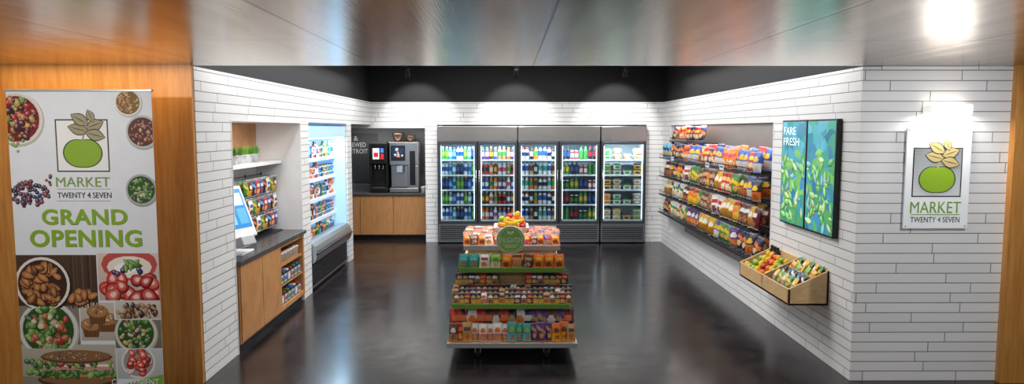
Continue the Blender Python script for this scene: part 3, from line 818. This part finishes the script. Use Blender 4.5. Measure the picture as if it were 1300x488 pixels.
for i in range(32):
    c, kd = [('yellow', 'lemon'), ('lime', 'apple'), ('yellow', 'lemon'), ('orange', 'orange'), ('lime', 'apple'), ('yellow', 'lemon'), ('red', 'apple')][(i*4+i//4) % 7]
    fruit(kd, c, (2.41+(i % 4)*.068, 6.52+(i//4)*.068, .60+(i % 4)*.036), 'fruit in the wooden bin', 'piled in the pine bin', .032)
for i in range(3):
    inst('snackb', 'drink_bottle', bottle_mesh('slim', 'black', 'white', 'black'), (2.65, 6.90+i*.075, .60), (0, .05, 0), 'black drink bottle standing in the pine bin', 'bottle', 'bottles in the wooden bin')
for i in range(20):
    bag('flat', [('yellow', 'blue', 'white'), ('lime', 'white', 'green'), ('navy', 'cyan', 'white'), ('green', 'yellow', 'white'), ('yellow', 'red', 'white'), ('black', 'white', 'yellow')][(i*5+i//4) % 6], (2.41+(i % 4)*.07, 5.94+(i//4)*.105, .60+(i % 4)*.036), (-.5, R.uniform(-.3, .3), -pi/2+R.uniform(-.3, .3)), 'packet', 'snack_packet', 'in pine bin', 'packets in the wooden bin', 1.05)

# ================================================= SIGN PLAQUE + LAMP
T = Thing('wall_plaque', (3.29, 5.42, 1.23), 'white shop plaque with silver square, green apple and lettering', 'sign')
mb = MB(); mb.box(3.045, 3.545, 5.41, 5.425, 1.22, 2.0); T.part('backing_panel', mb, M('frosted_acrylic', '#f6f9fb', .45, emit=.06, ecol='#f0f6ff'), bv=.003)
for x in (3.065, 3.525):
    for z in (1.24, 1.98):
        mb = MB(); mb.lathe([(.006, 0), (.006, .031)], 10, m=Matrix.Translation((x, 5.438, z)) @ Euler((pi/2, 0, 0)).to_matrix().to_4x4())
        T.part('standoff', mb, SILV)
A = Art((3.29, 5.41, 1.655), (1, 0, 0), (0, 0, 1), (0, -1, 0), 1.5e-4)
logo(A, 0, 0, .19, '#3c3f40', '#97bf2c', '#cdb87c', '#dfe3e5', '#8a9093')
T.part('emblem', A.mb, VC)
r = T.root
for s_, w_, h_, z_, mt, bo in (('MARKET', .39, .088, 1.385, TXT_G, 0.), ('TWENTY 4 SEVEN', .38, .042, 1.29, TXT_DG, .0)):
    obj('lettering', text_mesh(s_, w_, h_, (0, -.0125, z_-1.23), (1, 0, 0), (0, 0, 1), (0, -1, 0), mt, .001, bo), r)
mb = MB(); mb.box(3.10, 3.48, 5.408, 5.4095, 1.326, 1.332); T.part('rule_line', mb, TXT_G)
T = Thing('wall_lamp', (3.33, 5.40, 2.08), 'slim white rectangular wall lamp above the shop plaque', 'wall lamp')
mb = MB(); mb.box(3.17, 3.49, 5.33, 5.44, 2.10, 2.165); T.part('lamp_body', mb, LAMPB, bv=.004)
mb = MB(); mb.box(3.18, 3.48, 5.34, 5.43, 2.09, 2.10); T.part('diffuser', mb, LEDW)
mb = MB(); mb.box(3.18, 3.48, 5.34, 5.43, 2.165, 2.172); T.part('diffuser', mb, LEDW)
area('plaque_light', (3.33, 5.36, 2.085), (3.33, 5.42, 1.2), .3, .05, 5.5, (1, .97, .92))

# ================================================= GONDOLA
CX = .035
T = Thing('snack_gondola', (CX, 6.7, 0), 'stepped oak and green snack display cart on casters', 'display stand')
tiers = [(.16, 5.89, 7.52, -.522, .592), (.464, 6.03, 7.38, -.487, .535), (.755, 6.17, 7.24, -.43, .49), (.93, 6.30, 7.12, -.40, .468)]
for i, (z, ya, yb, xa, xb2) in enumerate(tiers):
    mb = MB(); mb.box(xa, xb2, ya, yb, z-.022, z); T.part('shelf' if i else 'deck', mb, WOODP, bv=.002)
    for (p, q) in ((ya-.008, ya-.001), (yb+.001, yb+.008)):
        mb = MB(); mb.box(xa, xb2, p, q, z-.028, z+.012)
        T.part('price_strip', mb, GREENS if i in (1, 2) else SILV)
mb = MB(); mb.box(CX-.40, CX+.40, 6.36, 7.05, .16, .908); T.part('core', mb, WOODP)
mb = MB(); mb.box(CX-.5, CX+.5, 6.0, 7.4, .11, .137); T.part('base_frame', mb, DARKM)
for x in (CX-.30, CX+.30):
    for y in (6.06, 7.3):
        mb = MB(); mb.box(x-.035, x+.035, y-.035, y+.035, .098, .11); mb.box(x-.028, x-.02, y-.02, y+.02, .04, .1); mb.box(x+.02, x+.028, y-.02, y+.02, .04, .1)
        c = T.part('caster', mb, STEEL)
        mb = MB(); mb.lathe([(.04, -.017), (.047, -.01), (.047, .01), (.04, .017)], 16, m=Matrix.Translation((x, y, .048)) @ Euler((0, pi/2, 0)).to_matrix().to_4x4()); T.part('wheel', mb, RUB, c)
GG = 'on the snack cart'
seq = ['brown', 'red', 'tan', 'white', 'white', 'white', 'white', 'white', 'teal', 'teal', 'teal', 'purple', 'purple', 'purple', 'orange', 'orange', 'tan']
sec = {'brown': ('tan', 'white'), 'red': ('orange', 'yellow'), 'white': ('red', 'orange'), 'teal': ('cyan', 'lime'), 'purple': ('tan', 'pink'), 'navy': ('white', 'orange'), 'orange': ('yellow', 'brown'), 'tan': ('brown', 'orange'),
       'black': ('yellow', 'tan'), 'maroon': ('orange', 'tan'), 'green': ('white', 'lime'), 'lime': ('white', 'green'), 'blue': ('white', 'cyan'), 'yellow': ('red', 'white'), 'pink': ('white', 'red'), 'cyan': ('white', 'blue')}
for i, c in enumerate(seq):
    bag('pouch', (c,)+sec[c], (-.475+i*.0635, 5.955+(i % 2)*.02, .163), (-.16, R.uniform(-.05, .05), R.uniform(-.15, .15)), 'snack pouch', 'snack_pouch', GG, 'pouches on the cart deck', R.uniform(.94, 1.08))
for i, c in enumerate(['red', 'maroon', 'white', 'red', 'maroon', 'brown', 'red', 'black', 'white', 'navy', 'purple', 'purple', 'brown', 'purple', 'maroon']):
    bag('pouch', (c,)+sec[c], (-.455+i*.0695, 6.10, .163), (-.12, 0, R.uniform(-.1, .1)), 'snack pouch', 'snack_pouch', GG, 'pouches on the cart deck', 1.62)
t2 = ['brown', 'black', 'maroon', 'black', 'black', 'white', 'brown', 'black', 'tan', 'black', 'black', 'navy', 'brown', 'maroon', 'black', 'black', 'tan', 'brown', 'black', 'maroon', 'brown']
for i in range(21):
    for k in range(3):
        c2 = t2[(i+k*8) % 21]
        bag('small', (c2,)+sec[c2], (-.455+i*.0492, 6.065+k*.04, .466+k*.028), (-.3, R.uniform(-.1, .1), R.uniform(-.2, .2)), 'snack bar', 'snack_bar', GG, 'small snack packets on the cart shelf', 1.12)
for sx in (-.44, .175):
    mb = MB(); mb.box(sx-.01, sx+.335, 6.20, 6.35, .465, .60); single('display_riser', mb, DARKM, (sx+.15, 6.27, .465), 'dark riser box under snack packets on the cart', 'riser', 'risers on the cart', .003)
    for i in range(7):
        for k in range(2):
            c = R.choice(['black', 'maroon', 'brown', 'navy', 'tan', 'black', 'red'])
            bag('small', (c,)+sec[c], (sx+.012+i*.051, 6.22+k*.05, .602+k*.01), (-.2, R.uniform(-.1, .1), R.uniform(-.2, .2)), 'snack bar', 'snack_bar', GG, 'small snack packets on the cart shelf', 1.22)
t3 = ['teal', 'green', 'teal', 'lime', 'white', 'lime', 'lime', 'brown', 'orange', 'orange', 'tan', 'orange', 'brown', 'orange', 'orange', 'brown', 'orange', 'tan', 'orange']
for i, c in enumerate(t3):
    bag('flat', (c,)+sec[c], (-.40+i*.0475, 6.195+(i % 2)*.035, .757), (-.15, R.uniform(-.15, .15), R.uniform(-.25, .25)), 'snack packet', 'snack_packet', GG, 'packets on the upper cart shelf', 1.02)
for ry in range(7):
    for i in range(13):
        if 5 <= i <= 7: continue
        c = (['orange', 'brown', 'orange', 'white', 'red'] if i < 5 else ['orange', 'purple', 'orange', 'red', 'brown'])[(i+ry*2) % 5]
        bag('flat', (c,)+sec[c], (-.365+i*.0665, 6.34+ry*.093, .940), (math.radians(-38), R.uniform(-.12, .12), R.uniform(-.25, .25)), 'snack packet', 'snack_packet', 'lying on the snack cart', 'packets on the cart top', .92)
SY = 6.285
T = Thing('round_sign', (.022, SY, .93), 'round green sign reading ENLIGHTEN on a short post', 'sign')
mb = MB(); mm = Matrix.Translation((.022, SY, .995)) @ Euler((pi/2, 0, 0)).to_matrix().to_4x4()
mb.lathe([(.128, -.004), (.13, 0), (.128, .004)], 40, m=mm, sm=False); T.part('disc', mb, M('sign_white', '#f3f5ee', .4))
SGN = Mvc('sign_print', .5, emit=.0)
A = Art((.022, SY-.005, .995), (1, 0, 0), (0, 0, 1), (0, -1, 0), 1e-4); A.ell(0, 0, .122, .122, '#7dbb4c', n=40); A.ell(0, 0, .112, .112, '#f2f8ea', n=40); A.ell(0, 0, .107, .107, '#8ac85a', n=40)
A.leaf(-.016, .07, .04, .011, 2.2, '#f2f8ea'); A.leaf(.016, .07, .04, .011, .9, '#f2f8ea'); A.rect(-.07, .07, -.045, -.04, '#f2f8ea'); A.rect(-.05, .05, -.064, -.057, '#f2f8ea'); A.rect(-.0015, .0015, .045, .07, '#f2f8ea')
T.part('printed_face', A.mb, SGN)
obj('lettering', text_mesh('ENLIGHTEN', .205, .048, (0, -.0075, .065+.002), (1, 0, 0), (0, 0, 1), (0, -1, 0), TXT_W, 0, .0), T.root)
mb = MB(); mb.box(.0, .044, SY+.005, SY+.013, .931, 1.02); mb.box(-.03, .074, SY+.013, SY+.04, .931, .937); T.part('post', mb, CHROME)
T = Thing('fruit_bowl', (.03, 6.72, .93), 'white flared square bowl heaped with fruit on the cart', 'bowl')
mb = MB()
q0, q1 = .085, .165
def sq(a, z): return [(.03-a, 6.72-a, z), (.03+a, 6.72-a, z), (.03+a, 6.72+a, z), (.03-a, 6.72+a, z)]
vs = sq(q0, .932)+sq(q1, 1.07)+sq(q1-.01, 1.07)+sq(q0-.01, .945)
fs = [(3, 2, 1, 0), (12, 13, 14, 15)]
for a in (0, 4, 8):
    for i in range(4): fs.append((a+i, a+(i+1) % 4, a+4+(i+1) % 4, a+4+i))
mb.add(vs, fs); T.part('bowl_body', mb, WHITE, bv=.003)
for i, (x, y, z, c, kd) in enumerate([(-.1, -.08, 1.03, 'red', 'apple'), (-.02, -.09, 1.03, 'orange', 'orange'), (.055, -.085, 1.03, 'yellow', 'lemon'), (.115, -.07, 1.03, 'red', 'apple'), (-.1, .02, 1.03, 'orange', 'orange'), (0, .02, 1.04, 'lime', 'apple'), (.1, .04, 1.04, 'orange', 'orange'),
        (-.06, -.05, 1.09, 'yellow', 'lemon'), (.015, -.05, 1.09, 'orange', 'orange'), (.08, -.03, 1.09, 'orange', 'orange'), (-.08, .05, 1.09, 'lime', 'apple'), (0, .09, 1.06, 'red', 'apple'), (-.02, -.01, 1.13, 'red', 'apple'), (.04, .0, 1.13, 'yellow', 'lemon')]):
    fruit(kd, c, (.03+x, 6.72+y, z), 'fruit in the bowl', 'heaped in the white bowl')
bm = MB(); pts = []; rr = []
for i in range(10):
    t = i/9; a = -.8+1.6*t; pts.append((.1*math.sin(a), 0, .1*(1-math.cos(a)))); rr.append([.004, .01, .014, .016, .017, .017, .016, .014, .009, .004][i])
bm.tube(pts, rr, 8, 0, '#f0c01c'); bme = bm.mesh('banana_mesh', VCM)
for i, (x, y, z, rz) in enumerate(((-.06, -.11, 1.09, .15), (.0, -.115, 1.105, .1), (.055, -.1, 1.12, -.1))):
    inst('banana', 'banana', bme, (.03+x, 6.72+y, z), (.7, 0, rz), 'ripe yellow banana lying on top of the fruit bowl', 'fruit', 'bananas in the bowl')

# ================================================= BANNER
BX0, BX1, BZ1, BZ0, BY = -3.50, -2.49, 2.255, .08, 5.0
T = Thing('roll_up_banner', (-2.995, 5.0, 0), 'tall roll-up grand opening banner with food photos beside wood wall', 'banner')
mb = MB(); mb.box(BX0, BX1, BY, BY+.003, BZ0, BZ1); T.part('banner_sheet', mb, M('banner_vinyl', '#e6ebf4', .5))
mb = MB(); mb.box(BX0-.01, BX1+.01, BY-.01, BY+.015, BZ1-.01, BZ1+.008); T.part('top_rail', mb, SILV, bv=.003)
mb = MB(); mb.box(BX0-.02, BX1+.02, BY-.05, BY+.09, .012, .09); T.part('base_cassette', mb, SILV, bv=.012)
mb = MB(); mb.tube([(-2.995, BY+.02, .09), (-2.995, BY+.02, BZ1)], .01, 8); T.part('pole', mb, SILV)
for x in (-3.3, -2.7):
    mb = MB(); mb.box(x-.03, x+.03, BY-.16, BY+.2, 0, .012); T.part('foot', mb, SILV, bv=.003)
A = Art((BX0, BY, BZ1), (1, 0, 0), (0, 0, 1), (0, -1, 0), 6e-6, .0004)
def U(u, v): return ((u-10-(v-115)*.0645)*.00549, -(v-115)*.00567)
def clipr(u0, u1, v0, v1):
    a, _ = U(u0, (v0+v1)/2); c, _ = U(u1, (v0+v1)/2)
    A.clip = (max(a, 0), min(c, 1.01), -(v1-115)*.00567, -(v0-115)*.00567); return A.clip
full = (0.0, 1.01, -2.17, 0)
A.clip = full
greens = ['#3f7f2c', '#5f953a', '#86b04e', '#2c5f24', '#a3c66a']; reds = ['#c0202a', '#d83a2f', '#b01626', '#e05a4a']
def bowl(u, v, r, rim, fill, n=40, r0=.012, r1=.03, leaf=False, berry=False, asp=.7):
    x, y = U(u, v); r *= .0056
    A.ell(x+.006, y-.008, r*1.02, r*1.02, mixc(rim, '#555555', .4), n=28); A.ell(x, y+.002, r*.98, r*.98, rim, n=28); A.ell(x, y+.002, r*.93, r*.93, mixc(rim, '#888888', .25), n=28); A.ell(x, y, r*.86, r*.86, mixc(fill[0], '#000000', .6), n=28)
    A.scat(x, y, r*.75, r*.75, n, fill, r0, r1, asp, True, leaf, True, berry)
bowl(24, 150, 33, '#e8e2da', reds+['#3a1720', '#c9a64a', '#6a1a24', '#50182a', '#d8764a', '#7fae4a'], 90, .014, .03)
A.k = 0; bowl(165, 130, 17, '#f1f1f1', ['#c8944a', '#a8743a', '#d8b97a'], 40, .007, .014)
A.k = 0; bowl(184, 166, 21, '#c9d2d6', ['#8a3f2a', '#5d2a1e', '#b06a4a', '#a33838', '#c9a08a'], 50, .008, .016)
A.k = 0; bowl(184, 238, 20, '#b6bcbf', greens+['#d8d3b8', '#3b4a32'], 70, .008, .018, True)
A.k = 0; x, y = U(40, 243); A.scat(x, y, .14, .09, 110, ['#27305f', '#3d2a5a', '#7a1a30', '#902c3c', '#1d2148', '#3a3f6a'], .009, .016, .95)
x, y = U(66, 226); A.scat(x, y, .02, .04, 5, ['#a8262f', '#27305f'], .009, .012, .95)
x, y = U(22, 178); A.scat(x, y+.0, .06, .07, 10, ['#a8262f', '#7fae4a'], .008, .014, .9)
A.k = 0; x, y = U(108, 183); logo(A, x, y, .185, '#2f3233', '#8cb22f', '#a39a7a', '#f0f1f2')
for vv in (237, 252):
    xa, yy = U(76, vv); xb_, _ = U(145, vv); A.rect(xa, xb_, yy-.001, yy+.002, '#6a6f70')
def photo(u0, u1, v0, v1, bg):
    A.k = 0; c = clipr(u0, u1, v0, v1)
    for i in range(8):
        A.rect(c[0], c[1], c[2]+(c[3]-c[2])*i/8, c[2]+(c[3]-c[2])*(i+1)/8, mixc(bg, '#000000', .22*(1-i/7)))
    return c
def almonds(x, y, rx, ry, n, s0, s1):
    for _ in range(n):
        while 1:
            a, b2 = R.uniform(-1, 1), R.uniform(-1, 1)
            if a*a+b2*b2 < 1: break
        X, Y, r, rt = x+a*rx, y+b2*ry, R.uniform(s0, s1), R.uniform(0, 6.3); c = R.choice(['#a8683c', '#94562a', '#b87c44', '#8a5228', '#b27040'])
        A.drop(X+.003, Y-.005, r*1.12, rt, '#32190c', .78); A.drop(X, Y, r, rt, c, .72)
        A.drop(X, Y, r*.75, rt, mixc(c, '#e8b070', .25), .6); A.drop(X, Y, r*.42, rt, mixc(c, '#f0c890', .45), .45)
c = photo(20, 129, 320, 388, '#4a3426')
for i in range(14): A.rect(c[0]+.36+.02*i, c[0]+.367+.02*i+.006*(i % 2), c[2], c[3], mixc('#6a4d38', '#2e1f16', R.random()))
x, y = U(58, 357); A.ell(x+.01, y-.01, .2, .2, '#1e130c', n=28); A.ell(x, y, .195, .195, '#e6e2da', n=28); A.ell(x, y, .175, .175, '#3a2010', n=28); almonds(x, y, .135, .135, 46, .036, .046)
x, y = U(108, 374); almonds(x, y, .1, .05, 9, .036, .046)
c = photo(130, 215, 318, 378, '#e0c8ba')
x, y = U(170, 332); A.ell(x, y, .2, .12, '#c05048'); A.ell(x, y-.02, .16, .08, '#f2e8de'); A.ell(x-.03, y-.03, .08, .04, '#ffffff')
x, y = U(172, 362); A.scat(x, y, .2, .10, 20, reds, .045, .065, .75, berry=True)
x, y = U(168, 343); A.scat(x, y, .1, .05, 7, ['#232a5a', '#3a3f7a'], .015, .02, 1); A.scat(x+.02, y+.05, .06, .03, 6, greens, .03, .05, .4, True, True)
c = photo(24, 107, 385, 440, '#8a8076')
bowl(66, 416, 38, '#e4e4df', greens+['#c86a3a', '#b8392f', '#d9cda0'], 90, .02, .042, True)
x, y = U(66, 416); A.scat(x, y, .12, .12, 10, ['#c8392f', '#e0763a', '#f0e6c0'], .014, .024, .9)
c = photo(108, 152, 381, 430, '#cdc2b6')
for (a, b2) in ((122, 415), (142, 408), (130, 398)):
    x, y = U(a, b2); A.shape([(x-.05, y-.06), (x+.05, y-.06), (x+.065, y+.02), (x-.065, y+.02)], '#7a4e2c')
    for j in range(6): A.shape([(x-.05+j*.018, y-.06), (x-.044+j*.018, y-.06), (x-.055+j*.022, y+.02), (x-.063+j*.022, y+.02)], '#5a361c')
    A.ell(x, y+.03, .078, .052, '#7d4f2a'); A.ell(x, y+.035, .072, .046, '#b07f4b'); A.scat(x, y+.04, .05, .03, 14, ['#d9b078', '#7d4a26', '#e8cfa0'], .006, .012)
c = photo(153, 215, 377, 402, '#d8d2c7')
x, y = U(180, 392); A.scat(x, y, .14, .05, 34, ['#7a4a2a', '#4a2818', '#a8703c', '#c49a62'], .016, .03, .6)
c = photo(153, 215, 403, 440, '#7f7a6c'); bowl(180, 420, 27, '#e0dace', greens+['#c9af5a', '#7a3424', '#d8d0b8'], 60, .012, .024)
c = photo(27, 155, 435, 490, '#b9b2a4')
x, y = U(104, 466)
A.rect(c[0], c[1], y-.2, y-.06, '#8f8878')
# sandwich: two seeded brown slices around salad, ham and cream cheese
A.ell(x, y-.085, .29, .06, '#4a2f1d'); A.ell(x, y-.07, .28, .055, '#8a6040'); A.rect(x-.27, x+.27, y-.065, y-.04, '#b98a5c')
A.scat(x, y-.03, .27, .025, 46, greens, .025, .045, .5, False, True)
A.rect(x-.25, x+.25, y-.01, y+.012, '#d9918a'); A.rect(x-.26, x+.26, y+.012, y+.03, '#f4ecd8')
A.scat(x, y+.035, .26, .014, 30, ['#c23a3a', '#6b2a4a']+greens, .02, .035, .5, False, True)
A.rect(x-.25, x+.25, y+.05, y+.075, '#b98a5c'); A.ell(x, y+.085, .26, .05, '#5f3f26'); A.ell(x, y+.093, .25, .043, '#8d6442'); A.scat(x, y+.095, .22, .03, 46, ['#dcc9a0', '#3e2a1c', '#c0a070'], .004, .008)
x, y = U(46, 462); A.scat(x, y, .07, .06, 12, greens+['#a83030'], .02, .035)
c = photo(156, 218, 441, 480, '#c6cdd0'); bowl(184, 458, 22, '#ececea', ['#f2e8e0']+reds+reds, 20, .024, .034, berry=True)
A.clip = full; A.k = 300
x, y = U(130, 492); x2, y2 = U(215, 474); A.shape([(x-.1, -2.17), (1.01, -2.17), (1.01, y2), (x, y-.02)], '#7ba833')
T.part('printed_artwork', A.mb, VCM)
LG = M('lime_lettering', '#86b02c', .5)
def btext(s_, u0, u1, v0, v1, mat, bold=.0):
    xa, ya = U(u0, (v0+v1)/2); xb_, _ = U(u1, (v0+v1)/2)
    obj('lettering', text_mesh(s_, xb_-xa, (v1-v0)*.00567, (BX0+(xa+xb_)/2+2.995, -.0042, BZ1+ya), (1, 0, 0), (0, 0, 1), (0, -1, 0), mat, 0, bold), T.root)
btext('MARKET', 75, 144, 222, 234, M('olive_lettering', '#86a54e', .5), .0)
btext('TWENTY 4 SEVEN', 77, 146, 241, 248, TXT_DG, .0)
btext('GRAND', 57, 167, 262, 282, LG, .03)
btext('OPENING', 42, 186, 288, 310, LG, .03)
btext('CONVENIENT', 150, 212, 480, 488, TXT_W, .0)
